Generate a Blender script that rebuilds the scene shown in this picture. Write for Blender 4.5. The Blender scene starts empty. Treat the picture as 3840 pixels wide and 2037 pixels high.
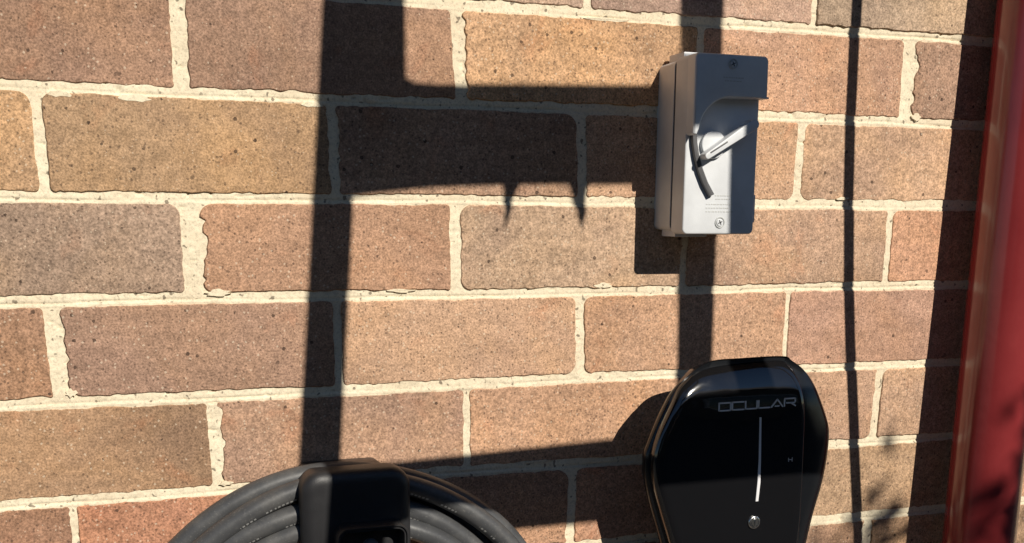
import bpy, bmesh, math, random
import numpy as np
from mathutils import Matrix, Vector
R = math.radians
random.seed(4)
SC = bpy.context.scene
COL = SC.collection

# ------------------------------------------------------------------ camera
cam_d = bpy.data.cameras.new('camera')
cam = bpy.data.objects.new('camera', cam_d)
COL.objects.link(cam)
cam_d.sensor_width = 36.0
cam_d.lens = 38.2514
cam_d.shift_y = 0.15143
cam_d.clip_start = 0.02
cam_d.clip_end = 200
cam.matrix_world = (Matrix.Translation((0.06354, -0.98511, -0.18155))
                    @ Matrix.Rotation(-0.337723, 4, 'Z')
                    @ Matrix.Rotation(math.pi / 2 - 0.194838, 4, 'X')
                    @ Matrix.Rotation(0.0072833, 4, 'Z'))
SC.camera = cam

# ------------------------------------------------------------------ light
# a shadow on the wall moves by (KX, KZ) metres for each metre its caster stands off the wall
KX, KZ = 0.345, 0.69
to_sun = Vector((KX, -1.0, KZ)).normalized()
elev = math.asin(to_sun.z)
azim = math.atan2(to_sun.x, to_sun.y)
world = bpy.data.worlds.new('World')
SC.world = world
world.use_nodes = True
wn = world.node_tree.nodes
wl = world.node_tree.links
bg = wn['Background']
sky = wn.new('ShaderNodeTexSky')
sky.sky_type = 'NISHITA'
sky.sun_disc = False
sky.sun_elevation = elev
sky.sun_rotation = azim
sky.air_density = 1.0
sky.dust_density = 0.0
sky.ozone_density = 4.0
wl.new(sky.outputs[0], bg.inputs[0])
bg.inputs[1].default_value = 0.06

sun_d = bpy.data.lights.new('sun', 'SUN')
sun_d.energy = 5.0
sun_d.angle = R(0.4)
sun_d.color = (1.0, 0.93, 0.82)
sun = bpy.data.objects.new('sun', sun_d)
COL.objects.link(sun)
sun.rotation_euler = to_sun.to_track_quat('Z', 'Y').to_euler()
sun.location = to_sun * 6

SC.view_settings.view_transform = 'Standard'
SC.view_settings.look = 'None'
SC.view_settings.exposure = 0.0
SC.view_settings.gamma = 1.0
SC.view_settings.use_curve_mapping = False


# ------------------------------------------------------------------ materials
def lin(c):
    return tuple(((v / 255.0) / 12.92 if v / 255.0 <= 0.04045 else ((v / 255.0 + 0.055) / 1.055) ** 2.4) for v in c)


class NT:
    def __init__(self, name, rough=0.6, base=(0.5, 0.5, 0.5), spec=0.5, metal=0.0):
        self.m = bpy.data.materials.new(name)
        self.m.use_nodes = True
        self.n = self.m.node_tree.nodes
        self.l = self.m.node_tree.links
        self.b = self.n['Principled BSDF']
        self.b.inputs['Base Color'].default_value = (*base, 1)
        self.b.inputs['Roughness'].default_value = rough
        self.b.inputs['Metallic'].default_value = metal
        self.b.inputs['Specular IOR Level'].default_value = spec

    def node(self, t, **kw):
        n = self.n.new(t)
        for k, v in kw.items():
            setattr(n, k, v)
        return n

    def link(self, a, b):
        self.l.new(a, b)

    def coord(self, rand=False):
        tc = self.node('ShaderNodeTexCoord')
        if not rand:
            return tc.outputs['Object']
        oi = self.node('ShaderNodeObjectInfo')
        mu = self.node('ShaderNodeMath', operation='MULTIPLY')
        mu.inputs[1].default_value = 37.0
        self.link(oi.outputs['Random'], mu.inputs[0])
        va = self.node('ShaderNodeVectorMath', operation='ADD')
        self.link(tc.outputs['Object'], va.inputs[0])
        self.link(mu.outputs[0], va.inputs[1])
        return va.outputs[0]

    def noise(self, co, scale, detail=3.0, rough=0.6, dist=0.0):
        n = self.node('ShaderNodeTexNoise')
        n.inputs['Scale'].default_value = scale
        n.inputs['Detail'].default_value = detail
        n.inputs['Roughness'].default_value = rough
        n.inputs['Distortion'].default_value = dist
        self.link(co, n.inputs['Vector'])
        return n.outputs['Fac']

    def ramp(self, fac, stops):
        r = self.node('ShaderNodeValToRGB')
        e = r.color_ramp.elements
        while len(e) < len(stops):
            e.new(0.5)
        for i, (p, c) in enumerate(stops):
            e[i].position = p
            e[i].color = (c, c, c, 1) if isinstance(c, (int, float)) else (*c, 1)
        self.link(fac, r.inputs[0])
        return r.outputs[0]

    def mix(self, fac, a, b, mode='MIX'):
        m = self.node('ShaderNodeMix', data_type='RGBA', blend_type=mode)
        for s, v in ((m.inputs[0], fac), (m.inputs[6], a), (m.inputs[7], b)):
            if isinstance(v, (int, float)):
                s.default_value = v
            elif isinstance(v, tuple):
                s.default_value = (*v, 1)
            else:
                self.link(v, s)
        return m.outputs[2]

    def math(self, op, a, b):
        m = self.node('ShaderNodeMath', operation=op)
        for s, v in ((m.inputs[0], a), (m.inputs[1], b)):
            if isinstance(v, (int, float)):
                s.default_value = v
            else:
                self.link(v, s)
        return m.outputs[0]

    def bump(self, h, dist, strength=1.0, prev=None):
        b = self.node('ShaderNodeBump')
        b.inputs['Distance'].default_value = dist
        b.inputs['Strength'].default_value = strength
        self.link(h, b.inputs['Height'])
        if prev is not None:
            self.link(prev, b.inputs['Normal'])
        self.link(b.outputs[0], self.b.inputs['Normal'])
        return b.outputs[0]


def mat_brick():
    t = NT('fired_clay_brick', rough=0.93, spec=0.12)
    co = t.coord(rand=True)
    oi = t.node('ShaderNodeObjectInfo')
    base = oi.outputs['Color']
    # broad firing tones: greyer, yellower and redder clouds over one brick
    cloud = t.noise(co, 9.0, 3, 0.55, 0.8)
    c = t.mix(t.ramp(cloud, [(0.42, 0.0), (0.72, 0.7)]), base, t.mix(1.0, base, (1.14, 1.06, 0.90), 'MULTIPLY'))
    cloud2 = t.noise(co, 14.0, 2, 0.5, 0.5)
    c = t.mix(t.ramp(cloud2, [(0.52, 0.0), (0.78, 0.75)]), c, t.mix(1.0, base, (0.82, 0.81, 0.86), 'MULTIPLY'))
    cloud3 = t.noise(co, 18.0, 3, 0.6, 1.0)
    c = t.mix(t.ramp(cloud3, [(0.60, 0.0), (0.74, 0.5)]), c, t.mix(1.0, base, (1.02, 0.76, 0.64), 'MULTIPLY'))
    # grain: pale sand grains and dark pits
    g1 = t.noise(co, 560.0, 2, 0.7)
    c = t.mix(1.0, c, t.ramp(g1, [(0.34, 0.68), (0.50, 1.0), (0.66, 1.34)]), 'MULTIPLY')
    g2 = t.noise(co, 190.0, 2, 0.6)
    c = t.mix(1.0, c, t.ramp(g2, [(0.36, 0.86), (0.5, 1.0), (0.64, 1.14)]), 'MULTIPLY')
    # one end or edge of a brick fired darker, and long faint drag marks
    big = t.noise(co, 4.5, 1, 0.5)
    c = t.mix(1.0, c, t.ramp(big, [(0.36, 0.84), (0.52, 1.0), (0.66, 1.12)]), 'MULTIPLY')
    st = t.node('ShaderNodeMapping')
    st.inputs['Scale'].default_value = (9.0, 1.0, 90.0)
    t.link(co, st.inputs['Vector'])
    drag = t.noise(st.outputs[0], 1.0, 3, 0.6)
    c = t.mix(1.0, c, t.ramp(drag, [(0.30, 0.90), (0.5, 1.0), (0.72, 1.09)]), 'MULTIPLY')
    mid = t.noise(co, 70.0, 3, 0.65)
    c = t.mix(1.0, c, t.ramp(mid, [(0.32, 0.91), (0.5, 1.0), (0.68, 1.08)]), 'MULTIPLY')
    holes = t.noise(co, 95.0, 2, 0.55)
    c = t.mix(t.ramp(holes, [(0.72, 0.0), (0.76, 0.6)]), c, (0.05, 0.033, 0.026))
    wv = t.node('ShaderNodeVectorMath', operation='ADD')
    wn_ = t.node('ShaderNodeTexNoise')
    wn_.inputs['Scale'].default_value = 600.0
    t.link(co, wn_.inputs['Vector'])
    ws = t.node('ShaderNodeVectorMath', operation='SCALE')
    ws.inputs['Scale'].default_value = 0.0016
    t.link(wn_.outputs['Color'], ws.inputs[0])
    t.link(co, wv.inputs[0])
    t.link(ws.outputs[0], wv.inputs[1])

    def dots(scale, keep, r0, r1):
        v = t.node('ShaderNodeTexVoronoi')
        v.inputs['Scale'].default_value = scale
        t.link(wv.outputs[0], v.inputs['Vector'])
        sp = t.node('ShaderNodeSeparateXYZ')
        t.link(v.outputs['Color'], sp.inputs[0])
        on = t.math('GREATER_THAN', sp.outputs[0], keep)
        rad = t.math('MULTIPLY', sp.outputs[1], r1)
        return t.math('MULTIPLY', on, t.math('LESS_THAN', v.outputs['Distance'], t.math('ADD', rad, r0)))

    pits = dots(330.0, 0.66, 0.10, 0.26)
    c = t.mix(t.math('MULTIPLY', pits, 0.52), c, (0.07, 0.045, 0.036))
    holes = dots(120.0, 0.86, 0.06, 0.16)
    c = t.mix(t.math('MULTIPLY', holes, 0.75), c, (0.045, 0.03, 0.024))
    pale = dots(290.0, 0.70, 0.08, 0.22)
    c = t.mix(t.math('MULTIPLY', pale, 0.40), c, (0.80, 0.68, 0.52))
    specks = t.node('ShaderNodeTexVoronoi')
    specks.inputs['Scale'].default_value = 210.0
    t.link(co, specks.inputs['Vector'])
    c = t.mix(t.ramp(specks.outputs['Distance'], [(0.05, 0.15), (0.15, 0.0)]), c, (0.72, 0.60, 0.44))
    t.link(c, t.b.inputs['Base Color'])
    n = t.bump(g1, 0.0004, 0.6)
    n = t.bump(t.math('SUBTRACT', 1.0, pits), 0.0007, 0.6, n)
    n = t.bump(t.math('SUBTRACT', 1.0, holes), 0.0015, 0.8, n)
    t.bump(t.noise(co, 45.0, 3, 0.6), 0.0010, 0.5, n)
    return t.m


def mat_mortar():
    t = NT('cream_lime_mortar', rough=0.95, spec=0.1)
    co = t.coord()
    a = t.noise(co, 16.0, 4, 0.6)
    c = t.mix(t.ramp(a, [(0.35, 0.0), (0.7, 1.0)]), (0.84, 0.75, 0.56), (0.77, 0.65, 0.47))
    sand = t.noise(co, 480.0, 2, 0.7)
    c = t.mix(1.0, c, t.ramp(sand, [(0.34, 0.80), (0.5, 1.0), (0.68, 1.05)]), 'MULTIPLY')
    dirt = t.noise(co, 60.0, 4, 0.65, 0.6)
    c = t.mix(t.ramp(dirt, [(0.57, 0.0), (0.76, 0.42)]), c, (0.46, 0.35, 0.24))
    dots = t.noise(co, 210.0, 1, 0.4)
    c = t.mix(t.ramp(dots, [(0.68, 0.0), (0.74, 0.75)]), c, (0.12, 0.09, 0.065))
    t.link(c, t.b.inputs['Base Color'])
    n = t.bump(sand, 0.0004, 0.6)
    t.bump(t.noise(co, 110.0, 3, 0.6), 0.0008, 0.5, n)
    return t.m


def mat_plastic(name, base, rough=0.42, bump=0.00015, scale=900.0, spec=0.5):
    t = NT(name, rough=rough, base=base, spec=spec)
    co = t.coord()
    dust = t.noise(co, 30.0, 4, 0.6)
    t.link(t.mix(1.0, base, t.ramp(dust, [(0.3, 0.90), (0.7, 1.06)]), 'MULTIPLY'), t.b.inputs['Base Color'])
    t.link(t.ramp(dust, [(0.3, rough * 0.85), (0.7, min(1, rough * 1.2))]), t.b.inputs['Roughness'])
    if bump:
        t.bump(t.noise(co, scale, 2, 0.5), bump, 0.6)
    return t.m


def mat_gloss_black():
    t = NT('gloss_black_acrylic', rough=0.06, base=(0.008, 0.008, 0.009), spec=0.6)
    t.b.inputs['Coat Weight'].default_value = 1.0
    t.b.inputs['Coat Roughness'].default_value = 0.03
    co = t.coord()
    dust = t.noise(co, 650.0, 2, 0.6)
    c = t.mix(t.ramp(dust, [(0.72, 0.0), (0.80, 0.35)]), (0.008, 0.008, 0.009), (0.12, 0.12, 0.12))
    t.link(c, t.b.inputs['Base Color'])
    smear = t.noise(co, 22.0, 4, 0.6, 1.2)
    t.link(t.ramp(smear, [(0.35, 0.03), (0.75, 0.16)]), t.b.inputs['Roughness'])
    t.bump(t.noise(co, 26.0, 2, 0.5), 0.0022, 0.4)
    return t.m


def mat_cable():
    # matt black rubber sheath with one broken line of pale print along it (uv: x metres along, y turn round)
    t = NT('black_cable_rubber', rough=0.36, base=(0.03, 0.03, 0.032), spec=0.5)
    uv = t.node('ShaderNodeUVMap')
    sep = t.node('ShaderNodeSeparateXYZ')
    t.link(uv.outputs[0], sep.inputs[0])
    co = t.coord()
    n = t.noise(co, 70.0, 3, 0.6)
    base = t.mix(n, (0.045, 0.046, 0.050), (0.080, 0.083, 0.086))
    wear = t.noise(co, 500.0, 2, 0.6)
    base = t.mix(t.ramp(wear, [(0.60, 0.0), (0.76, 0.5)]), base, (0.18, 0.175, 0.165))
    dust = t.noise(co, 24.0, 4, 0.65)
    base = t.mix(t.ramp(dust, [(0.5, 0.0), (0.75, 0.35)]), base, (0.17, 0.16, 0.145))
    t.link(t.ramp(dust, [(0.35, 0.30), (0.7, 0.55)]), t.b.inputs['Roughness'])
    # print
    dist = t.math('ABSOLUTE', t.math('SUBTRACT', sep.outputs[1], 0.37), 0.0)
    band = t.math('LESS_THAN', dist, 0.022)
    dash = t.math('GREATER_THAN', t.math('FRACT', t.math('MULTIPLY', sep.outputs[0], 260.0), 0.0), 0.42)
    vv = t.node('ShaderNodeCombineXYZ')
    t.link(t.math('MULTIPLY', sep.outputs[0], 34.0), vv.inputs[0])
    words = t.node('ShaderNodeTexNoise')
    words.inputs['Scale'].default_value = 1.0
    t.link(vv.outputs[0], words.inputs['Vector'])
    on = t.math('GREATER_THAN', words.outputs['Fac'], 0.49)
    f = t.math('MULTIPLY', t.math('MULTIPLY', band, dash), on)
    t.link(t.mix(t.math('MULTIPLY', f, 0.55), base, (0.62, 0.62, 0.60)), t.b.inputs['Base Color'])
    t.bump(n, 0.0006, 0.4)
    return t.m


def mat_red():
    t = NT('red_gloss_paint', rough=0.22, base=(0.30, 0.028, 0.030), spec=0.6)
    co = t.coord()
    n = t.noise(co, 12.0, 4, 0.6)
    t.link(t.mix(n, (0.17, 0.015, 0.018), (0.30, 0.042, 0.044)), t.b.inputs['Base Color'])
    t.b.inputs['Coat Weight'].default_value = 0.5
    t.b.inputs['Coat Roughness'].default_value = 0.12
    t.bump(t.noise(co, 30.0, 3, 0.6), 0.0010, 0.4)
    return t.m


def mat_metal(name, base, rough):
    t = NT(name, rough=rough, base=base, metal=1.0)
    t.bump(t.noise(t.coord(), 300.0, 2, 0.5), 0.0002, 0.3)
    return t.m


def mat_ground():
    t = NT('concrete_paving', rough=0.9, spec=0.2)
    co = t.coord()
    c = t.mix(t.noise(co, 1.5, 5, 0.6), (0.06, 0.057, 0.052), (0.10, 0.095, 0.088))
    c = t.mix(1.0, c, t.ramp(t.noise(co, 60, 3, 0.6), [(0.3, 0.7), (0.7, 1.2)]), 'MULTIPLY')
    t.link(c, t.b.inputs['Base Color'])
    t.bump(t.noise(co, 80, 3, 0.6), 0.003, 0.5)
    return t.m


def mat_leaf():
    t = NT('green_leaf', rough=0.5, spec=0.4)
    n = t.noise(t.coord(), 3.0, 3, 0.6)
    t.link(t.mix(n, (0.022, 0.045, 0.012), (0.08, 0.12, 0.03)), t.b.inputs['Base Color'])
    return t.m


M_BRICK, M_MORTAR = mat_brick(), mat_mortar()
M_GREY = mat_plastic('pale_grey_plastic', (0.70, 0.72, 0.74), 0.38)
M_DGREY = mat_plastic('mid_grey_plastic', (0.10, 0.10, 0.105), 0.45)
M_SEAM = mat_plastic('black_gasket_rubber', (0.02, 0.02, 0.02), 0.7)
M_PRINT = mat_plastic('grey_moulded_print', (0.52, 0.53, 0.52), 0.6, 0)
M_GLOSS = mat_gloss_black()
M_SHELL = mat_plastic('satin_black_shell', (0.009, 0.010, 0.012), 0.20, 0.0001, 1200.0)
M_BLACK = mat_plastic('matt_black_plastic', (0.022, 0.022, 0.024), 0.42, 0.0002, 1500.0)
M_TEXT = mat_plastic('silver_grey_print', (0.78, 0.78, 0.78), 0.4, 0)
M_STRIP = mat_plastic('pale_strip_plastic', (0.80, 0.80, 0.82), 0.15, 0)
M_CHROME = mat_metal('polished_steel', (0.92, 0.91, 0.88), 0.24)
M_CABLE, M_RED = mat_cable(), mat_red()
M_FRAME = mat_plastic('dark_painted_steel', (0.04, 0.04, 0.045), 0.5)
M_GROUND, M_LEAF = mat_ground(), mat_leaf()
M_BARK = mat_plastic('brown_bark', (0.09, 0.065, 0.045), 0.9, 0.003, 60)


# ------------------------------------------------------------------ object helpers
def tag(o, label=None, cat=None, group=None, kind=None):
    for k, v in (('label', label), ('category', cat), ('group', group), ('kind', kind)):
        if v:
            o[k] = v
    return o


def empty(name, loc):
    o = bpy.data.objects.new(name, None)
    o.empty_display_size = 0.05
    COL.objects.link(o)
    o.location = loc
    return o


def link_mesh(name, me, mat, parent=None, loc=None):
    o = bpy.data.objects.new(name, me)
    COL.objects.link(o)
    if mat is not None and not me.materials:
        me.materials.append(mat)
    if parent is not None:
        o.parent = parent
        base = parent_world(parent)
        o.location = (Vector(loc) if loc is not None else Vector((0, 0, 0))) - base
    elif loc is not None:
        o.location = loc
    return o


def parent_world(p):
    v = Vector(p.location)
    while p.parent:
        p = p.parent
        v += Vector(p.location)
    return v


def obj(name, bm, mat, parent=None, smooth=True, angle=35):
    """mesh given in world coordinates; the origin moves to its centre"""
    bmesh.ops.recalc_face_normals(bm, faces=bm.faces)
    c = Vector((0, 0, 0))
    for v in bm.verts:
        c += v.co
    c /= max(1, len(bm.verts))
    bmesh.ops.translate(bm, verts=bm.verts, vec=-c)
    me = bpy.data.meshes.new(name)
    bm.to_mesh(me)
    bm.free()
    if smooth:
        me.shade_smooth()
        me.set_sharp_from_angle(angle=R(angle))
    return link_mesh(name, me, mat, parent, c)


def add_box(bm, x0, x1, y0, y1, z0, z1, bev=0.0, seg=2):
    r = bmesh.ops.create_cube(bm, size=1.0)
    vs = r['verts']
    bmesh.ops.scale(bm, vec=(x1 - x0, y1 - y0, z1 - z0), verts=vs)
    bmesh.ops.translate(bm, vec=((x0 + x1) / 2, (y0 + y1) / 2, (z0 + z1) / 2), verts=vs)
    if bev:
        es = list({e for v in vs for e in v.link_edges})
        bmesh.ops.bevel(bm, geom=es, offset=bev, segments=seg, profile=0.6, affect='EDGES')


def add_loops(bm, loops, cap0=True, cap1=True):
    rings = [[bm.verts.new(p) for p in lp] for lp in loops]
    n = len(rings[0])
    for a, b in zip(rings[:-1], rings[1:]):
        for i in range(n):
            bm.faces.new((a[i], a[(i + 1) % n], b[(i + 1) % n], b[i]))
    if cap0:
        bm.faces.new(rings[0][::-1])
    if cap1:
        bm.faces.new(rings[-1])
    return rings


def inset(pts, d):
    """move a closed counter-clockwise outline inwards by d"""
    n = len(pts)
    out = []
    area = sum(pts[i][0] * pts[(i + 1) % n][1] - pts[(i + 1) % n][0] * pts[i][1] for i in range(n))
    s = 1 if area > 0 else -1
    for i in range(n):
        ax, az = pts[i - 1]
        bx, bz = pts[(i + 1) % n]
        tx, tz = bx - ax, bz - az
        L = math.hypot(tx, tz) or 1
        out.append((pts[i][0] - s * tz / L * d, pts[i][1] + s * tx / L * d))
    return out


def plate(bm, pts, y_back, y_front, bev=0.0015, seg=3):
    """outline in x, z extruded from y_back out to y_front (smaller y is nearer the camera)"""
    loops = [[(x, y_back, z) for x, z in pts]]
    sgn = 1 if y_back > y_front else -1
    for k in range(seg + 1):
        a = k / seg * math.pi / 2
        q = inset(pts, bev * (1 - math.cos(a)))
        loops.append([(x, y_front + sgn * bev * (1 - math.sin(a)), z) for x, z in q])
    add_loops(bm, loops)


def smooth_closed(ctrl, per=8):
    n = len(ctrl)
    out = []
    for i in range(n):
        p0, p1, p2, p3 = (Vector(ctrl[(i + k - 1) % n]) for k in range(4))
        for j in range(per):
            t = j / per
            out.append(tuple(0.5 * ((2 * p1) + (-p0 + p2) * t + (2 * p0 - 5 * p1 + 4 * p2 - p3) * t * t
                                    + (-p0 + 3 * p1 - 3 * p2 + p3) * t ** 3)))
    return out


def rounded_rect(x0, x1, z0, z1, r, seg=6):
    pts = []
    for cx, cz, a0 in ((x1 - r, z1 - r, 0), (x0 + r, z1 - r, 90), (x0 + r, z0 + r, 180), (x1 - r, z0 + r, 270)):
        for k in range(seg + 1):
            a = R(a0 + 90 * k / seg)
            pts.append((cx + r * math.cos(a), cz + r * math.sin(a)))
    return pts


def add_tube(bm, path, rad, seg=16, uvs=None, caps=True, twist=0.0):
    uvl = bm.loops.layers.uv.verify() if uvs else None
    rings, dist, d = [], [], 0.0
    nrm = None
    for i, p in enumerate(path):
        p = Vector(p)
        t = (Vector(path[min(i + 1, len(path) - 1)]) - Vector(path[max(i - 1, 0)])).normalized()
        if nrm is None:
            nrm = t.cross(Vector((0, 1, 0)))
            if nrm.length < 1e-3:
                nrm = t.cross(Vector((1, 0, 0)))
        nrm = (nrm - t * nrm.dot(t)).normalized()
        bn = t.cross(nrm)
        if i:
            d += (p - Vector(path[i - 1])).length
        dist.append(d)
        r = rad[i] if isinstance(rad, (list, tuple)) else rad
        rings.append([bm.verts.new(p + (nrm * math.cos(a) + bn * math.sin(a)) * r)
                      for a in (2 * math.pi * k / seg + twist * d for k in range(seg))])
    for i in range(len(rings) - 1):
        for k in range(seg):
            f = bm.faces.new((rings[i][k], rings[i][(k + 1) % seg], rings[i + 1][(k + 1) % seg], rings[i + 1][k]))
            if uvs:
                for lp, uv in zip(f.loops, ((dist[i], k / seg), (dist[i], (k + 1) / seg),
                                            (dist[i + 1], (k + 1) / seg), (dist[i + 1], k / seg))):
                    lp[uvl].uv = uv
    if caps:
        bm.faces.new(rings[0][::-1])
        bm.faces.new(rings[-1])


# ------------------------------------------------------------------ ground
GZ = -1.28
bm = bmesh.new()
bmesh.ops.create_grid(bm, x_segments=1, y_segments=1, size=30)
bmesh.ops.translate(bm, verts=bm.verts, vec=(0, -29.5, GZ))
tag(obj('ground', bm, M_GROUND, smooth=False), kind='structure')

# ------------------------------------------------------------------ brick wall
wall = empty('brick_wall', (0.5, 0.0, GZ))
tag(wall, 'brown and orange brick wall with cream mortar joints and barred shadows', 'wall')
CW, CH = 0.12, 0.086
# upright joints measured course by course: course -> {half-brick number: (x at top, x at foot, width, raggedness left, right)}
PERP = {
    -1: {4: (.4813, .4809, .008, 0, 0), 6: (.7278, .7274, .006, 0, 0)},
    0: {1: (.1144, .1149, .0122, .3, .2), 3: (.3532, .3590, .0105, .1, 1.2), 5: (.6007, .6004, .008, 0, 0),
        7: (.8462, .8459, .0135, .2, 2.2)},
    1: {0: (.0010, .0033, .0085, 0, .2), 2: (.2392, .2422, .0075, .4, .8), 4: (.4765, .4795, .009, .3, .3),
        6: (.7207, .7187, .008, 0, 0)},
    2: {1: (.1161, .1172, .0160, .2, 2.8), 3: (.3523, .3528, .0100, 0, .4), 5: (.5927, .5908, .007, 0, 0),
        7: (.8375, .8364, .007, .2, 0)},
    3: {0: (.0005, .0045, .0125, .2, 1.4), 2: (.2407, .2412, .008, 0, 0), 4: (.4787, .4812, .009, .3, .2),
        6: (.7160, .7148, .0055, 0, 0)},
    4: {1: (.1266, .1290, .0080, .1, 1.8), 3: (.3632, .3640, .006, 0, .2), 7: (.8390, .8349, .0085, .6, .2)},
    5: {0: (.0067, .0082, .0055, .2, .1), 4: (.4751, .4736, .0085, .5, .2)},
}
# corners that are rounded more than the rest: (course, left half-brick number): {corner: radius}
BIGR = {(1, 2): dict(tr=.013, br=.004), (1, 4): dict(br=.010, tl=.004), (1, 6): dict(tl=.009, bl=.011),
        (2, 1): dict(tl=.011, bl=.008), (2, -1): dict(tr=.011), (2, 3): dict(tl=.012, bl=.010), (2, 5): dict(tr=.004),
        (2, 7): dict(tl=.009), (3, 2): dict(tr=.006, br=.012), (3, 4): dict(tl=.009, bl=.008), (3, 0): dict(bl=.013, tl=.006),
        (3, 6): dict(tl=.004), (4, 1): dict(bl=.011), (4, 7): dict(tl=.009, bl=.004), (4, 5): dict(br=.009),
        (5, 2): dict(tr=.013), (5, 4): dict(tl=.006), (0, 7): dict(bl=.013, tl=.006), (0, 5): dict(tr=.006),
        (0, 3): dict(bl=.006, tl=.005), (1, 0): dict(tl=.009), (0, 1): dict(tr=.004), (1, -2): dict(tr=.010)}
# fired colour of each brick as seen in full sun
TONE = {(-1, 2): (192, 158, 132), (-1, 4): (190, 152, 130), (-1, 6): (188, 160, 128),
        (0, -1): (158, 116, 90), (0, 1): (166, 124, 98), (0, 3): (218, 164, 112), (0, 5): (214, 158, 120), (0, 7): (164, 124, 98),
        (1, -2): (190, 146, 100), (1, 0): (188, 146, 100), (1, 2): (186, 142, 110), (1, 4): (208, 160, 120), (1, 6): (206, 162, 124),
        (2, -1): (160, 132, 108), (2, 1): (188, 136, 100), (2, 3): (194, 158, 122), (2, 5): (204, 160, 124), (2, 7): (210, 148, 108),
        (3, -2): (166, 118, 86), (3, 0): (168, 126, 100), (3, 2): (200, 154, 116), (3, 4): (212, 158, 118), (3, 6): (198, 146, 118),
        (4, -1): (164, 124, 88), (4, 1): (172, 130, 102), (4, 3): (204, 150, 110), (4, 5): (194, 150, 118), (4, 7): (188, 148, 116),
        (5, -2): (164, 114, 86), (5, 0): (190, 118, 82), (5, 2): (182, 132, 100), (5, 4): (190, 134, 100), (5, 6): (212, 168, 122),
        (6, -1): (180, 120, 84), (6, 1): (176, 128, 96), (6, 3): (196, 134, 94), (6, 5): (186, 140, 106), (6, 7): (196, 152, 110)}
CREAM_GAIN = 1.15


def joint_z(k, x):
    return -k * CH + 0.0008 * math.sin(x * 9.0 + k * 2.3) + 0.0005 * math.sin(x * 31.0 + k * 1.7)


def perp(c, h):
    if c in PERP and h in PERP[c]:
        return PERP[c][h]
    rr = random.Random(c * 977 + h * 131)
    x = h * CW + rr.uniform(-.003, .003) + (0.003 if h == 1 else 0)
    return (x, x + rr.uniform(-.0015, .0015), rr.uniform(.006, .010), rr.choice((0, 0, .4, 1.0)), rr.choice((0, 0, .5, 1.2)))


class Wob:
    """smooth 1-D noise"""

    def __init__(self, seed, step):
        self.r = random.Random(seed)
        self.v = [self.r.uniform(-1, 1) for _ in range(260)]
        self.s = step

    def __call__(self, t):
        t = abs(t) / self.s
        i = int(t) % 250
        f = t - int(t)
        f = f * f * (3 - 2 * f)
        return self.v[i] * (1 - f) + self.v[i + 1] * f


def brick_outline(c, h, step):
    xl_t, xl_b, wl_, _, rag_l = perp(c, h)
    xr_t, xr_b, wr_, rag_r, _ = perp(c, h + 2)
    rr = random.Random(c * 53 + h * 7 + 11)
    top = lambda x: joint_z(c, x) - 0.0045
    bot = lambda x: joint_z(c + 1, x) + 0.0045
    big = BIGR.get((c, h), {})
    rad = {k: big.get(k, rr.uniform(.0015, .0045)) for k in ('tl', 'tr', 'br', 'bl')}
    w1, w2 = Wob(c * 31 + h, .006), Wob(c * 17 + h * 3 + 5, .018)
    L = lambda z: xl_t + (xl_b - xl_t) * ((joint_z(c, xl_t) - z) / CH) + wl_ / 2
    Rr = lambda z: xr_t + (xr_b - xr_t) * ((joint_z(c, xr_t) - z) / CH) - wr_ / 2
    zt_l, zb_l = top(xl_t), bot(xl_t)
    zt_r, zb_r = top(xr_t), bot(xr_t)
    pts = []

    def arc(cx, cz, r, a0):
        n = max(3, int(r * 1.57 / step) + 1)
        for k in range(n + 1):
            a = R(a0 + 90 * k / n)
            pts.append([cx + r * math.cos(a), cz + r * math.sin(a), 0, 0])

    def seg(p, q, nx, nz, rag):
        n = max(2, int(math.hypot(q[0] - p[0], q[1] - p[1]) / step))
        for k in range(1, n):
            t = k / n
            pts.append([p[0] + (q[0] - p[0]) * t, p[1] + (q[1] - p[1]) * t, nx, nz, rag])

    # counter-clockwise in x, z starting at the top right corner
    r = rad['tr']; arc(Rr(zt_r - r) - r, zt_r - r, r, 0)
    seg((Rr(zt_r) - rad['tr'], zt_r), (L(zt_l) + rad['tl'], zt_l), 0, -1, 0.12)
    r = rad['tl']; arc(L(zt_l - r) + r, zt_l - r, r, 90)
    seg((L(zt_l - r), zt_l - r), (L(zb_l + rad['bl']), zb_l + rad['bl']), 1, 0, rag_l)
    r = rad['bl']; arc(L(zb_l + r) + r, zb_l + r, r, 180)
    seg((L(zb_l) + r, zb_l), (Rr(zb_r) - rad['br'], zb_r), 0, 1, 0.5)
    r = rad['br']; arc(Rr(zb_r + r) - r, zb_r + r, r, 270)
    seg((Rr(zb_r + r), zb_r + r), (Rr(zt_r - rad['tr']), zt_r - rad['tr']), -1, 0, rag_r)
    out = []
    for p in pts:
        x, z = p[0], p[1]
        if len(p) == 5:
            a = w1(x * 1.3 + z * 1.7 + 3) * 0.0005 + w2(x + z * 1.9 + 2) * 0.0006
            a += p[4] * (0.0014 + 0.0012 * w1(x * 1.1 + z * 1.3 + 1) + 0.0010 * w2(z * 1.2 + x + 1))
            if p[4] > 0:
                a = max(a, -0.0008)
            x += p[2] * a
            z += p[3] * a
        out.append((x, z))
    return out


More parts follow.
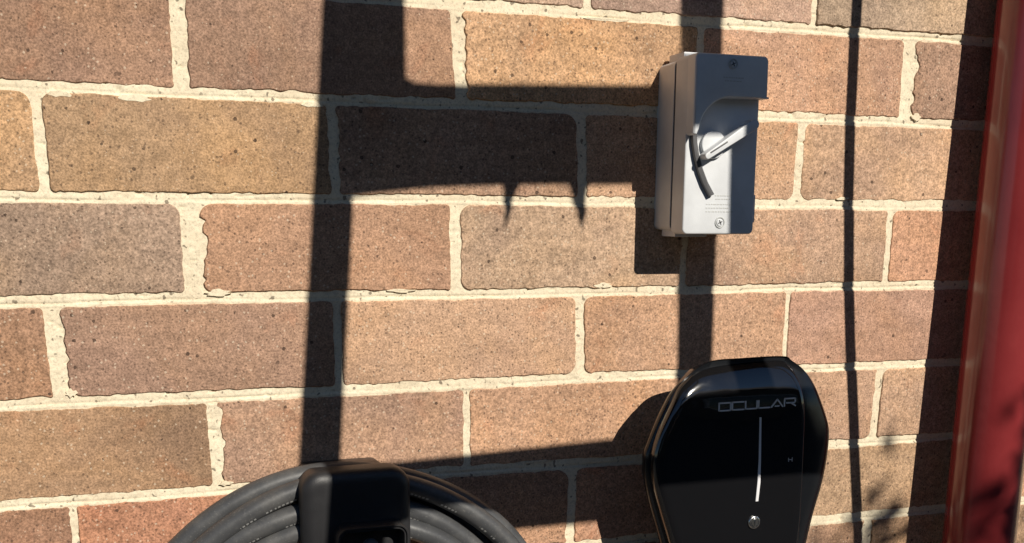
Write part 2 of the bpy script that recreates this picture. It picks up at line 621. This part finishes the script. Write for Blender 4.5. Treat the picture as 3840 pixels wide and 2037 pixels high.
def brick_mesh(c, h, step):
    pts = brick_outline(c, h, step)
    cx = sum(p[0] for p in pts) / len(pts)
    cz = sum(p[1] for p in pts) / len(pts)
    pts = [(p[0] - cx, p[1] - cz) for p in pts]
    bm = bmesh.new()
    rr = random.Random(c + h * 19)
    off = rr.uniform(-.0004, .0006)
    tx, tz = rr.uniform(-.002, .002), rr.uniform(-.004, .004)
    q = inset(pts, 0.0009)
    loops = [[(x, 0.012, z) for x, z in pts],
             [(x, off + 0.0010 + tx * x + tz * z, z) for x, z in pts],
             [(x, off + tx * x + tz * z, z) for x, z in q]]
    add_loops(bm, loops, cap0=False)
    bmesh.ops.recalc_face_normals(bm, faces=bm.faces)
    me = bpy.data.meshes.new('brick')
    bm.to_mesh(me)
    bm.free()
    me.shade_smooth()
    me.set_sharp_from_angle(angle=R(50))
    for p_ in me.polygons:
        if len(p_.vertices) > 8:
            p_.use_smooth = False
    me.materials.append(M_BRICK)
    return me, (cx, cz)


spare = [brick_mesh(20 + 2 * i, 40 + 2 * i, 0.02) for i in range(6)]
for i, (me_, _) in enumerate(spare):
    me_.name = 'spare_brick'
for c in range(-8, 14):
    start = -5 if c % 2 == 0 else -6
    for h in range(start, 16, 2):
        x0, x1 = h * CW, (h + 2) * CW
        inview = (-1 <= c <= 6) and (-3 <= h <= 8)
        if inview:
            me, (cx, cz) = brick_mesh(c, h, 0.0032)
            tone = TONE.get((c, h), (186, 138, 104))
        else:
            rr = random.Random(c * 7 + h * 3)
            me = spare[rr.randrange(6)][0]
            cx, cz = (x0 + x1) / 2 , -(c + 0.5) * CH
            tone = rr.choice(list(TONE.values()))
        b = link_mesh('brick', me, None, wall, (cx, 0, cz))
        r_, g_, b_ = (min(0.85, v / CREAM_GAIN / s_) for v, s_ in zip(lin(tuple(0.90 * (.62 * q + .38 * m_) + .10 * (sum(tone) / 3) + 5 for q, m_ in zip(tone, (184, 149, 116)))), (1.0, .96, .87)))
        b.color = (r_, g_, b_, 1)

# mortar: one relief sheet behind the bricks, tooled along the bed joints
rng = np.random.default_rng(3)


def vnoise(X, Z, s):
    g = rng.uniform(-1, 1, (400, 400))
    u, v = (X + 3) / s, (Z + 3) / s
    i, j = np.floor(u).astype(int), np.floor(v).astype(int)
    fu, fv = u - i, v - j
    fu, fv = fu * fu * (3 - 2 * fu), fv * fv * (3 - 2 * fv)
    i %= 399
    j %= 399
    return (g[i, j] * (1 - fu) + g[i + 1, j] * fu) * (1 - fv) + (g[i, j + 1] * (1 - fu) + g[i + 1, j + 1] * fu) * fv


xs = np.concatenate([np.linspace(-.75, -.12, 12)[:-1], np.arange(-.12, 1.12, .0019), np.linspace(1.13, 2.1, 14)])
zs = np.concatenate([np.linspace(-1.28, -.64, 14)[:-1], np.arange(-.64, .10, .00125), np.linspace(.11, .78, 14)])
X, Z = np.meshgrid(xs, zs, indexing='ij')
Y = 0.0014 + 0.00045 * vnoise(X, Z, .009) + 0.0003 * vnoise(X, Z, .0035) + 0.0004 * vnoise(X, Z, .03)
for k in range(-1, 8):
    jz = -k * CH + 0.0008 * np.sin(X * 9.0 + k * 2.3) + 0.0005 * np.sin(X * 31.0 + k * 1.7)
    dz = Z - jz
    groove = -0.0017 + 0.0012 * vnoise(X, Z, .12) + 0.0004 * vnoise(X, Z, .02)
    depth = 0.5 + 0.5 * vnoise(X, Z, .07)
    inb = np.abs(dz) < .0065
    Y = np.where(inb, Y + 0.0024 * np.clip(depth, 0, 1) * np.exp(-((dz - groove) / .0009) ** 2)
                 - 0.0007 * np.exp(-((dz + .0030) / .0010) ** 2), Y)
pitn = vnoise(X, Z, .005)
Y = np.where(pitn > .82, Y + .0014, Y)
nx_, nz_ = X.shape
co = np.stack([X, Y, Z], -1).reshape(-1, 3).astype(np.float32)
idx = np.arange(nx_ * nz_).reshape(nx_, nz_)
f = np.stack([idx[:-1, :-1], idx[1:, :-1], idx[1:, 1:], idx[:-1, 1:]], -1).reshape(-1, 4)
me = bpy.data.meshes.new('mortar')
me.vertices.add(len(co))
me.vertices.foreach_set('co', co.ravel())
me.loops.add(f.size)
me.loops.foreach_set('vertex_index', f.ravel().astype(np.int32))
me.polygons.add(len(f))
me.polygons.foreach_set('loop_start', np.arange(0, f.size, 4, dtype=np.int32))
me.polygons.foreach_set('loop_total', np.full(len(f), 4, dtype=np.int32))
me.update(calc_edges=True)
me.validate()
me.shade_smooth()
link_mesh('mortar', me, M_MORTAR, wall, (0, 0, 0))

# mortar squeezed over the brick edges
bm = bmesh.new()
for x, z, w_, h_ in ((.0775, -.0915, .026, .0035), (.223, -.0915, .020, .0030), (.500, -.0045, .045, .002),
                     (.5044, -.2520, .020, .003), (.1375, -.2525, .026, .0035), 
                     (.1360, -.4240, .012, .003), (.020, -.0905, .02, .003),
                     (.655, -.0930, .02, .0018), (.860, -.0805, .014, .004), (.300, -.2535, .03, .002),
                     (.775, -.1655, .016, .0022), (.44, -.4245, .03, .0018), (.012, -.3355, .010, .004)):
    rr = random.Random(int(x * 9999))
    ctrl = []
    n = 16
    for i in range(n):
        a = 2 * math.pi * i / n
        k = rr.uniform(.55, 1.15)
        ctrl.append((x + math.cos(a) * w_ / 2 * k, z + math.sin(a) * h_ * rr.uniform(.5, 1.1)))
    pts = smooth_closed(ctrl, 3)
    add_loops(bm, [[(u, .0012, v) for u, v in pts], [(u, -.0004, v) for u, v in pts],
                   [(u, -.0006, v) for u, v in inset(pts, .0002)]], cap0=False)
sm = obj('mortar_smear', bm, M_MORTAR, wall)
sm['kind'] = 'stuff'

# ------------------------------------------------------------------ isolator switch box
iso = empty('isolator_switch', (.594, 0, -.197))
tag(iso, 'pale grey switch box with a lever, on the bricks above the black charger', 'switch')
bm = bmesh.new()
pts = rounded_rect(.5560, .6320, -.1985, -.0415, .006)
add_loops(bm, [[(x, .006, z) for x, z in inset(pts, .001)], [(x, -.002, z) for x, z in inset(pts, .0008)],
               [(x, -.0340, z) for x, z in pts]])
add_box(bm, .562, .597, -.034, -.006, -.2040, -.196, .0012)       # lower cable entry lug
add_box(bm, .604, .622, -.030, -.008, -.2020, -.196, .0012)
add_box(bm, .564, .594, -.036, -.006, -.044, -.0340, .0012)       # upper lug
obj('base', bm, M_GREY, iso)
bm = bmesh.new()
pts = rounded_rect(.5568, .6312, -.1978, -.0422, .005)
add_loops(bm, [[(x, -.0338, z) for x, z in pts], [(x, -.0372, z) for x, z in pts]])
obj('gasket', bm, M_SEAM, iso)
bm = bmesh.new()
plate(bm, rounded_rect(.5562, .6322, -.2010, -.0395, .005), -.0370, -.0600, .0016)
lid = obj('lid', bm, M_GREY, iso)
# raised upper block whose lower edge sweeps round the knob
arc_pts = []
cx, cz, rr_ = .5960, -.1105, .0335
for k in range(13):
    a = R(98 + (172 - 98) * k / 12)
    arc_pts.append((cx + rr_ * math.cos(a), cz + rr_ * math.sin(a)))
out = [(.6325, -.0770)] + arc_pts + [(.5605, -.1110), (.5590, -.1115), (.5565, -.1100), (.5563, -.0440), (.5575, -.0408), (.5600, -.0395),
                                    (.6285, -.0395), (.6310, -.0408), (.6322, -.0435)]
bm = bmesh.new()
plate(bm, out, -.0585, -.0735, .0022)
add_box(bm, .6270, .6340, -.0735, -.0590, -.0772, -.0755, .0005)
obj('raised_shroud', bm, M_GREY, iso)
# curved rib that carries the sweep of the shroud on down
ribp = []
ctrl = [(.5603, -.1080), (.5612, -.1180), (.5638, -.1300), (.5680, -.1430), (.5738, -.1550), (.5812, -.1662)]
inner = [(.5650, -.1070), (.5660, -.1175), (.5686, -.1290), (.5728, -.1410), (.5786, -.1530), (.5860, -.1640)]
bm = bmesh.new()
plate(bm, ctrl + inner[::-1], -.0590, -.0650, .0008, 2)
obj('guard_rib', bm, M_DGREY, iso)
# rotary knob and lever
bm = bmesh.new()
cp = [(.5838 + .0128 * math.cos(R(a)), -.1190 + .0128 * math.sin(R(a))) for a in range(0, 360, 12)]
plate(bm, cp, -.0590, -.0640, .0012)
knob = obj('knob', bm, M_GREY, iso)
bm = bmesh.new()


def bar_outline(p, q, w0, w1, n=6):
    a = math.atan2(q[1] - p[1], q[0] - p[0])
    o = []
    for k in range(n + 1):
        b = a + R(90 + 180 * k / n)
        o.append((p[0] + w0 * math.cos(b), p[1] + w0 * math.sin(b)))
    for k in range(n + 1):
        b = a + R(-90 + 180 * k / n)
        o.append((q[0] + w1 * math.cos(b), q[1] + w1 * math.sin(b)))
    return o


plate(bm, bar_outline((.5715, -.1300), (.6190, -.1005), .0030, .0048), -.0655, -.0760, .0010)
obj('lever', bm, M_GREY, knob)
bm = bmesh.new()
plate(bm, bar_outline((.5740, -.1270), (.5905, -.1172), .0008, .0008, 4), -.0752, -.0762, .0003, 2)
obj('lever_mark', bm, M_DGREY, knob)
for x, z, yf, r0 in ((.5945, -.0480, -.0735, .0046), (.5955, -.1900, -.0600, .0052)):
    bm = bmesh.new()
    ring = [(x + r0 * math.cos(R(a)), z + r0 * math.sin(R(a))) for a in range(0, 360, 15)]
    r2 = [(x + (r0 - .0009) * math.cos(R(a)), z + (r0 - .0009) * math.sin(R(a))) for a in range(0, 360, 15)]
    add_loops(bm, [[(u, yf + .0004, v) for u, v in ring], [(u, yf - .0009, v) for u, v in ring],
                   [(u, yf - .0009, v) for u, v in r2], [(u, yf + .0003, v) for u, v in r2]], False, False)
    col = obj('screw_collar', bm, M_PRINT, iso)
    bm = bmesh.new()
    plate(bm, [(x + (r0 - .0016) * math.cos(R(a)), z + (r0 - .0016) * math.sin(R(a))) for a in range(0, 360, 15)],
          yf + .0004, yf - .0010, .0005)
    scw = obj('screw', bm, M_GREY, iso)
    bm = bmesh.new()
    for a in (25, 115):
        p = (x - .0020 * math.cos(R(a)), z - .0020 * math.sin(R(a)))
        q = (x + .0020 * math.cos(R(a)), z + .0020 * math.sin(R(a)))
        plate(bm, bar_outline(p, q, .0005, .0005, 3), yf - .0009, yf - .0013, .0001, 1)
    obj('screw_slot', bm, M_DGREY, scw)
# fine moulded lettering, too small to read
bm = bmesh.new()
rr = random.Random(8)
for z, x0, x1 in ((-.1732, .5800, .6085), (-.1766, .5800, .6045), (-.1800, .5800, .6095), (-.1652, .5890, .6060), (-.1684, .5895, .6050)):
    x = x0
    while x < x1:
        w_ = rr.uniform(.0012, .0034)
        add_box(bm, x, min(x + w_, x1), -.06025, -.0599, z - .0005, z + .0005)
        x += w_ + rr.uniform(.0006, .0012)
for z, x0, x1 in ((-.0600, .5850, .6060), (-.0630, .5870, .6040)):
    x = x0
    while x < x1:
        w_ = rr.uniform(.0012, .0030)
        add_box(bm, x, min(x + w_, x1), -.07375, -.0734, z - .0004, z + .0004)
        x += w_ + rr.uniform(.0006, .0012)
obj('moulded_print', bm, M_PRINT, iso, smooth=False)['kind'] = 'stuff'
bm = bmesh.new()
add_box(bm, .6290, .6340, -.0585, -.040, -.1900, -.1640, .0008)      # hinge lug on the right edge
obj('hinge_lug', bm, M_GREY, iso)

# ------------------------------------------------------------------ charger
chg = empty('wall_charger', (.624, 0, -.66))
tag(chg, 'glossy black shield shaped charger on the bricks, lettered with a thin pale strip', 'charger')
ctrl = [(.5915, -.3209), (.6201, -.3196), (.6685, -.3193), (.6800, -.3243), (.6943, -.3341), (.7080, -.3502), (.7186, -.3711),
        (.7266, -.3906), (.7286, -.4066), (.7268, -.4322), (.7225, -.4562), (.7156, -.4817), (.7087, -.5149), (.7000, -.5600),
        (.6880, -.6100), (.6680, -.6450), (.6300, -.6600), (.5950, -.6500), (.5700, -.6150), (.5560, -.5650),
        (.5440, -.5080), (.5385, -.4883), (.5295, -.4611), (.5238, -.4407), (.5208, -.4253), (.5205, -.4101), (.5245, -.3983),
        (.5305, -.3837), (.5388, -.3663), (.5470, -.3518), (.5580, -.3400), (.5735, -.3282)]
ctrl = ctrl[::-1]
outl = smooth_closed(ctrl, 5)
CX, CZ = .6245, -.44


def sc(pts, s, dx=0.0, dz=0.0):
    return [(CX + (x - CX) * s + dx, CZ + (z - CZ) * s + dz) for x, z in pts]


def roll(z):
    t = max(0.0, z + .372)
    return 7.0 * t * t


bm = bmesh.new()
loops = [[(x, .004, z) for x, z in sc(outl, .55)], [(x, -.020, z) for x, z in sc(outl, .60)],
         [(x, -.040, z) for x, z in sc(outl, .76)], [(x, -.054, z) for x, z in sc(outl, .93)], [(x, -.061, z) for x, z in sc(outl, .992)],
         [(x, -.066, z) for x, z in outl],
         [(x, -.0690 + .3 * roll(z), z) for x, z in inset(outl, .0015)],
         [(x, -.0715 + .5 * roll(z), z) for x, z in inset(outl, .006)],
         [(x, -.0745 + .8 * roll(z), z) for x, z in sc(outl, .88)],
         [(x, -.0765 + roll(z), z) for x, z in sc(outl, .78)],
         [(x, -.0775 + roll(z), z) for x, z in sc(outl, .6)],
         [(x, -.0775 + roll(z), z) for x, z in sc(outl, .3)]]
add_loops(bm, loops)
obj('shell', bm, M_SHELL, chg, angle=60)
pc = [(.5525, -.3470), (.5625, -.3375), (.5800, -.3275), (.6200, -.3232), (.6640, -.3225), (.6765, -.3280), (.6840, -.3420), (.6885, -.3620),
      (.6905, -.3850), (.6912, -.4100), (.6920, -.4500), (.6915, -.5000), (.6850, -.5600), (.6720, -.6080), (.6400, -.6300),
      (.6050, -.6200), (.5850, -.5800), (.5540, -.5150), (.5430, -.4850), (.5345, -.4600), (.5285, -.4400), (.5255, -.4200),
      (.5260, -.4060), (.5315, -.3880), (.5385, -.3730), (.5450, -.3600)]
pan = smooth_closed(pc[::-1], 5)


def psc(pts, s):
    cx_, cz_ = .618, -.43
    return [(cx_ + (x - cx_) * s, cz_ + (z - cz_) * s) for x, z in pts]


def pdep(z, e=0.0):
    return -.0805 + .95 * roll(z) + e


bm = bmesh.new()
def fall(x):
    return max(.28, min(1.0, (.700 - x) / .14))


loops = [[(x, pdep(z, .014), z) for x, z in pan]]
for s, e in ((1.0, .0075), (.992, .0052), (.98, .0034), (.96, .0018), (.935, .0007)):
    loops.append([(x, pdep(z, e * fall(x)), z) for x, z in psc(pan, s)])
for s in (.90, .86, .8, .7, .55, .4, .2, .05):
    loops.append([(x, pdep(z), z) for x, z in psc(pan, s)])
add_loops(bm, loops)
panel = obj('front_panel', bm, M_GLOSS, chg, angle=60)

# raised lettering O C U L A R in wide thin strokes
TW, TH, TS = .0127, .0074, .00065
glyph = {
    'O': [((0, 0), (1, 0), (1, 1), (0, 1), (0, 0))],
    'C': [((1, 1), (0, 1), (0, 0), (1, 0))],
    'U': [((0, 1), (0, 0), (1, 0), (1, 1))],
    'L': [((0, 1), (0, 0), (1, 0))],
    'A': [((0, 0), (.5, 1), (1, 0)), ((.34, .1), (.66, .1))],
    'R': [((0, 0), (0, 1), (.96, 1), (.96, .42), (.2, .42)), ((.55, .42), (1, 0))],
}
for i, ch in enumerate('OCULAR'):
    bm = bmesh.new()
    ox = .5918 + i * (TW + .00185)
    oz = -.3678 + i * .00018
    for stroke in glyph[ch]:
        for a, b in zip(stroke[:-1], stroke[1:]):
            p = (ox + a[0] * TW, oz + a[1] * TH)
            q = (ox + b[0] * TW, oz + b[1] * TH)
            plate(bm, bar_outline(p, q, TS, TS, 3), -.0800, -.08085, .0001, 1)
    obj('letter', bm, M_TEXT, panel, smooth=False)
bm = bmesh.new()
for a, b in (((0, 0), (0, 1)), ((0, .5), (1, .5)), ((1, 0), (1, 1))):
    p = (.6728 + a[0] * .0042, -.4232 + a[1] * .0036)
    q = (.6728 + b[0] * .0042, -.4232 + b[1] * .0036)
    plate(bm, bar_outline(p, q, .0003, .0003, 3), -.0800, -.08085, .0001, 1)
obj('symbol', bm, M_TEXT, panel, smooth=False)
bm = bmesh.new()
plate(bm, [(.6371, -.3765), (.6391, -.3765), (.6411, -.4200), (.6418, -.4420), (.6405, -.4612), (.6373, -.4612), (.6384, -.4400), (.6385, -.4180)],
      -.0795, -.0811, .0004, 2)
obj('pale_strip', bm, M_STRIP, panel)  # narrow tapered strip, paler than the panel
# round key lock
LX, LZ = .6366, -.4825
bm = bmesh.new()
plate(bm, [(LX + .0066 * math.cos(R(a)), LZ + .0066 * math.sin(R(a))) for a in range(0, 360, 12)], -.0790, -.0826, .0012)
lock = obj('key_lock', bm, M_CHROME, panel)
bm = bmesh.new()
plate(bm, [(LX + .0036 * math.cos(R(a)), LZ + .0036 * math.sin(R(a))) for a in range(0, 360, 20)], -.0822, -.0829, .0002, 1)
obj('lock_face', bm, M_SEAM, lock)
bm = bmesh.new()
plate(bm, bar_outline((LX, LZ - .0034), (LX, LZ + .0030), .0006, .0012, 4), -.0828, -.0838, .0003, 1)
obj('keyway', bm, M_CHROME, lock)

# ------------------------------------------------------------------ cable holder
hol = empty('cable_holder', (.24, 0, -.53))
tag(hol, 'black plastic bracket with a square socket, in front of the coiled cable', 'holder')
bm = bmesh.new()
sec = rounded_rect(.1900, .2860, -.5300, -.3990, .018, 8)
loops = [[(x, .004, z) for x, z in inset(sec, .010)], [(x, -.030, z) for x, z in inset(sec, .0085)],
         [(x, -.052, z) for x, z in inset(sec, .0035)], [(x, -.068, z) for x, z in inset(sec, .0002)]]
for k in range(7):
    a = k / 6 * math.pi / 2
    q = inset(sec, .011 * (1 - math.cos(a)))
    loops.append([(x, -.082 - .008 * math.sin(a), z) for x, z in q])
add_loops(bm, loops)
obj('body', bm, M_BLACK, hol, angle=40)
o_ = rounded_rect(.2170, .2790, -.5120, -.4440, .010, 6)
bm = bmesh.new()
i1, i2 = inset(o_, .0018), inset(o_, .0042)
add_loops(bm, [[(x, -.088, z) for x, z in o_], [(x, -.1065, z) for x, z in o_], [(x, -.1080, z) for x, z in inset(o_, .0007)],
               [(x, -.1080, z) for x, z in i1], [(x, -.1060, z) for x, z in inset(o_, .0024)], [(x, -.1060, z) for x, z in inset(o_, .0034)],
               [(x, -.1075, z) for x, z in i2], [(x, -.089, z) for x, z in inset(o_, .0055)]], False, True)
sock = obj('socket', bm, M_BLACK, hol)
bm = bmesh.new()
bmesh.ops.create_uvsphere(bm, u_segments=20, v_segments=12, radius=.0072)
bmesh.ops.translate(bm, verts=bm.verts, vec=(.2465, -.1000, -.4640))
obj('latch_button', bm, M_DGREY, sock)

# ------------------------------------------------------------------ coiled cable
path = []
CR = .0092
turns = [(.1880, .068), (.1690, .065), (.1505, .070), (.1950, .048), (.1770, .044), (.1580, .047)]
ccx, ccz = .2300, -.6020
N = 110
for ti, (r0, d0) in enumerate(turns):
    r1, d1 = turns[min(ti + 1, len(turns) - 1)]
    for k in range(N):
        t = k / N
        a = -math.pi / 2 - 2 * math.pi * t        # starts at the foot, runs clockwise over the top
        u = max(0.0, (t - .86) / .14)
        u = u * u * (3 - 2 * u)
        r_ = r0 * (1 - u) + r1 * u
        d_ = d0 * (1 - u) + d1 * u
        r_ += .0026 * math.sin(a * 2 + ti * 2.6) + .0012 * math.sin(a * 5 + ti * 1.7)
        d_ += .003 * math.sin(a * 3 + ti * 2.1)
        # the coil settles flat over the bracket
        zz = ccz + r_ * math.sin(a)
        xx = ccx + r_ * math.cos(a) * 1.02
        path.append((xx, -d_, zz))
bm = bmesh.new()
add_tube(bm, path, CR, 14, uvs=True)
coil = obj('charging_cable', bm, M_CABLE)
tag(coil, 'thick black charging cable coiled in several loops around the wall bracket', 'cable')

# ------------------------------------------------------------------ red downpipe
pipe = empty('red_downpipe', (.915, -.055, GZ))
tag(pipe, 'glossy red round downpipe standing just off the brick wall at the right edge', 'pipe')
bm = bmesh.new()
PR = .0380


def pipe_c(z):
    t = (z + .55) / .58
    return (.9472 + .0190 * t, -(.0514 - .0100 * t))


zz = [GZ + .01, -.9, -.7, -.6, -.5, -.4, -.3, -.2, -.1, 0, .1, .3, .6]
add_loops(bm, [[(pipe_c(z)[0] + PR * math.cos(R(a)), pipe_c(z)[1] + PR * math.sin(R(a)), z) for a in range(0, 360, 6)] for z in zz])
obj('pipe', bm, M_RED, pipe)
for z in (-.95, .42):
    bm = bmesh.new()
    x_, y_ = pipe_c(z)
    rr2 = PR + .0025
    add_loops(bm, [[(x_ + rr2 * math.cos(R(a)), y_ + rr2 * math.sin(R(a)), z + dz) for a in range(0, 360, 10)] for dz in (-.012, .012)])
    add_box(bm, x_ - .05, x_ - .03, -.06, -.002, z - .012, z + .012)
    obj('pipe_clip', bm, M_RED, pipe)

# ------------------------------------------------------------------ unseen casters added to throw the shadows on the wall
def cast(x, z, t):
    """the point t metres off the wall whose shadow falls at x, z"""
    return (x + KX * t, -t, z + KZ * t)


def cast_plate(bm, pts, t, th=.006):
    add_loops(bm, [[(x + KX * t, -t + th / 2, z + KZ * t) for x, z in pts], [(x + KX * t, -t - th / 2, z + KZ * t) for x, z in pts]])


TF = .70
x_, y_, z_ = cast(.42, -.50, TF)
fr = empty('shadow_frame', (x_, y_, z_))
tag(fr, 'dark steel rail frame with two hooks, standing before the wall', 'frame')
bars = [  # outlines shaped to the shadows wanted on wall, charger and holder
    ('post', [(.172, -.600), (.186, -.454), (.2000, -.440), (.2370, .02), (.2420, .09), (.2500, .36), (.2860, .36), (.2735, .09), (.2670, .0), (.2570, -.171), (.2405, -.4067), (.2385, -.450), (.2540, -.470), (.2540, -.505), (.2300, -.516), (.2250, -.600)]),
    ('post', [(.5890, -.488), (.5883, -.3264), (.5843, -.2064), (.5780, .0076), (.5700, .36), (.6220, .36), (.6240, .02), (.6262, -.2064), (.6275, -.3195), (.628, -.488)]),
    ('rail', [(.2500, -.1690), (.2750, -.1655), (.3300, -.1595), (.4000, -.1562), (.4730, -.1545), (.5900, -.1525), (.5900, -.0610), (.3360, -.0700), (.3150, -.0695), (.2500, -.0600)]),
    ('rail', [(.2350, -.4180), (.5900, -.4050), (.7000, -.4000), (.7000, -.4910), (.2200, -.4920), (.2200, -.4180)]),
    ('side_plate', [(.2600, -.0690), (.3150, -.0695), (.3066, -.0660), (.3066, -.0590), (.3074, .36), (.2700, .36)]),
]
for i, (nm, pts) in enumerate(bars):
    bm = bmesh.new()
    cast_plate(bm, pts, TF + .0045 * i, .004)
    obj(nm, bm, M_FRAME, fr, smooth=False)
for pts in ([(.3940, -.145), (.4000, -.160), (.4015, -.178), (.4000, -.198), (.4055, -.186), (.4105, -.166), (.4210, -.145)],
            [(.4610, -.145), (.4690, -.163), (.4745, -.180), (.4795, -.197), (.4830, -.184), (.4835, -.166), (.4880, -.145)]):
    bm = bmesh.new()
    cast_plate(bm, pts, TF - .006, .004)
    obj('hook', bm, M_FRAME, fr, smooth=False)

TC = .26  # unseen cable, added to throw the thin upright shadow
hc = []
for x, z in ((.773, .50), (.7745, .2), (.7762, .0316), (.7784, -.085), (.7830, -.17), (.7889, -.2484), (.7965, -.32), (.8044, -.3781), (.8150, -.46), (.8259, -.546), (.834, -.62)):
    hc.append(cast(x, z, TC))
hc2 = []
for a, b in zip(hc[:-1], hc[1:]):
    for k in range(4):
        hc2.append(tuple(a[j] + (b[j] - a[j]) * k / 4 for j in range(3)))
hc2.append(hc[-1])
bm = bmesh.new()
add_tube(bm, hc2, .0062, 10)
tag(obj('shadow_cable', bm, M_CABLE), 'thin dark cable hanging down in the sun a hand\'s breadth off the wall', 'cable')


def leaf_cluster(bm, centre, n, spread, size, rr):
    for _ in range(n):
        p = Vector(centre) + Vector([rr.gauss(0, s) for s in spread])
        d = Vector([rr.gauss(0, 1) for _ in range(3)]).normalized()
        e = d.orthogonal().normalized()
        s = size * rr.uniform(.6, 1.3)
        a = bm.verts.new(p - d * s)
        b = bm.verts.new(p + e * s * .42)
        c = bm.verts.new(p + d * s)
        g = bm.verts.new(p - e * s * .42)
        bm.faces.new((a, b, c, g))


rr = random.Random(21)
shrub = empty('shadow_shrub', cast(.95, -.80, 2.2))  # unseen shrub, leaf clumps placed to shade the wall corner and pipe
tag(shrub, 'unseen leafy shrub added so its leaves dapple the lower right wall and shade the pipe', 'plant')
bm = bmesh.new()
for x, z, n, s in ((.846, -.498, 9, .012), (.868, -.518, 8, .008), (.795, -.545, 14, .016), (.835, -.555, 12, .014), (.875, -.548, 10, .012),
                   (.76, -.60, 30, .03), (.85, -.62, 60, .035), (.95, -.52, 30, .022), (.99, -.46, 20, .018), (.95, -.60, 40, .03),
                   (1.02, -.58, 40, .04), (.945, -.45, 20, .012), (.960, -.49, 40, .016), (.965, -.545, 50, .02), (.99, -.42, 24, .014), (.975, .0, 40, .020), (.985, -.06, 26, .016), (.975, .05, 40, .02)):
    leaf_cluster(bm, cast(x, z, 2.2 + rr.uniform(-.2, .2)), n, (s, .05, s), .018, rr)
lv = obj('leaves', bm, M_LEAF, shrub, smooth=False)
lv['kind'] = 'stuff'
bm = bmesh.new()
b0 = Vector(cast(.95, -.80, 2.2))
for x, z in ((.86, -.56), (.95, -.52), (1.02, -.56), (.80, -.60), (.985, .04)):
    q = Vector(cast(x, z, 2.2))
    add_tube(bm, [b0 + Vector((0, 0, -1.0)), b0, (b0 + q) / 2 + Vector((.01, 0, .01)), q], [.012, .007, .004, .002], 6)
obj('stem', bm, M_BARK, shrub)

# unseen eave and facing house, added to cut sky light, seen only as reflections
M_SOFFIT = mat_plastic('painted_soffit_board', (0.16, 0.13, 0.11), 0.8, 0)
M_RENDER = mat_plastic('dark_painted_render', (0.07, 0.062, 0.055), 0.9, 0.002, 80)
M_TILE = mat_plastic('dark_roof_tile', (0.06, 0.045, 0.04), 0.8, 0.002, 60)
eave = empty('sky_block_eave', (.5, 0, 1.0))
tag(eave, 'unseen brown boarded eave added above the wall to hold back sky light', 'eave')
for k in range(6):
    bm = bmesh.new()
    add_box(bm, -4, 5, -.14 - .145 * k, -.145 * k, 1.02, 1.035, .002, 1)
    obj('soffit_board', bm, M_SOFFIT, eave, smooth=False)
bm = bmesh.new()
add_box(bm, -4, 5, -.90, -.87, 1.0, 1.18, .003, 1)
obj('fascia', bm, M_SOFFIT, eave, smooth=False)
bm = bmesh.new()
add_box(bm, -4, 5, -.865, .3, 1.16, 1.19)
obj('roof_sheet', bm, M_TILE, eave, smooth=False)
house = empty('sky_block_house', (.5, -6.5, GZ))
tag(house, 'unseen dark rendered house added across the yard to block low sky light', 'house')
bm = bmesh.new()
add_box(bm, -7, 8, -9.5, -6.0, GZ, 1.9)
obj('wall', bm, M_RENDER, house, smooth=False)
bm = bmesh.new()
v = [bm.verts.new(p) for p in ((-7.3, -5.6, 1.85), (8.3, -5.6, 1.85), (8.3, -7.7, 3.0), (-7.3, -7.7, 3.0), (8.3, -9.9, 1.85), (-7.3, -9.9, 1.85))]
bm.faces.new((v[0], v[1], v[2], v[3]))
bm.faces.new((v[3], v[2], v[4], v[5]))
bm.faces.new((v[0], v[3], v[5]))
bm.faces.new((v[1], v[4], v[2]))
bm.faces.new((v[0], v[5], v[4], v[1]))
obj('roof', bm, M_TILE, house, smooth=False)
for x in (-3.5, .2, 4.0):
    bm = bmesh.new()
    add_box(bm, x, x + 1.3, -6.03, -5.99, -.3, .9)
    w_ = obj('window', bm, M_GLOSS, house, smooth=False)
    bm = bmesh.new()
    for a, b, c_, d in ((x - .05, x, -.35, .95), (x + 1.3, x + 1.35, -.35, .95), (x, x + 1.3, -.35, -.3), (x, x + 1.3, .9, .95)):
        add_box(bm, a, b, -6.05, -5.96, c_, d)
    obj('frame', bm, M_GREY, w_, smooth=False)
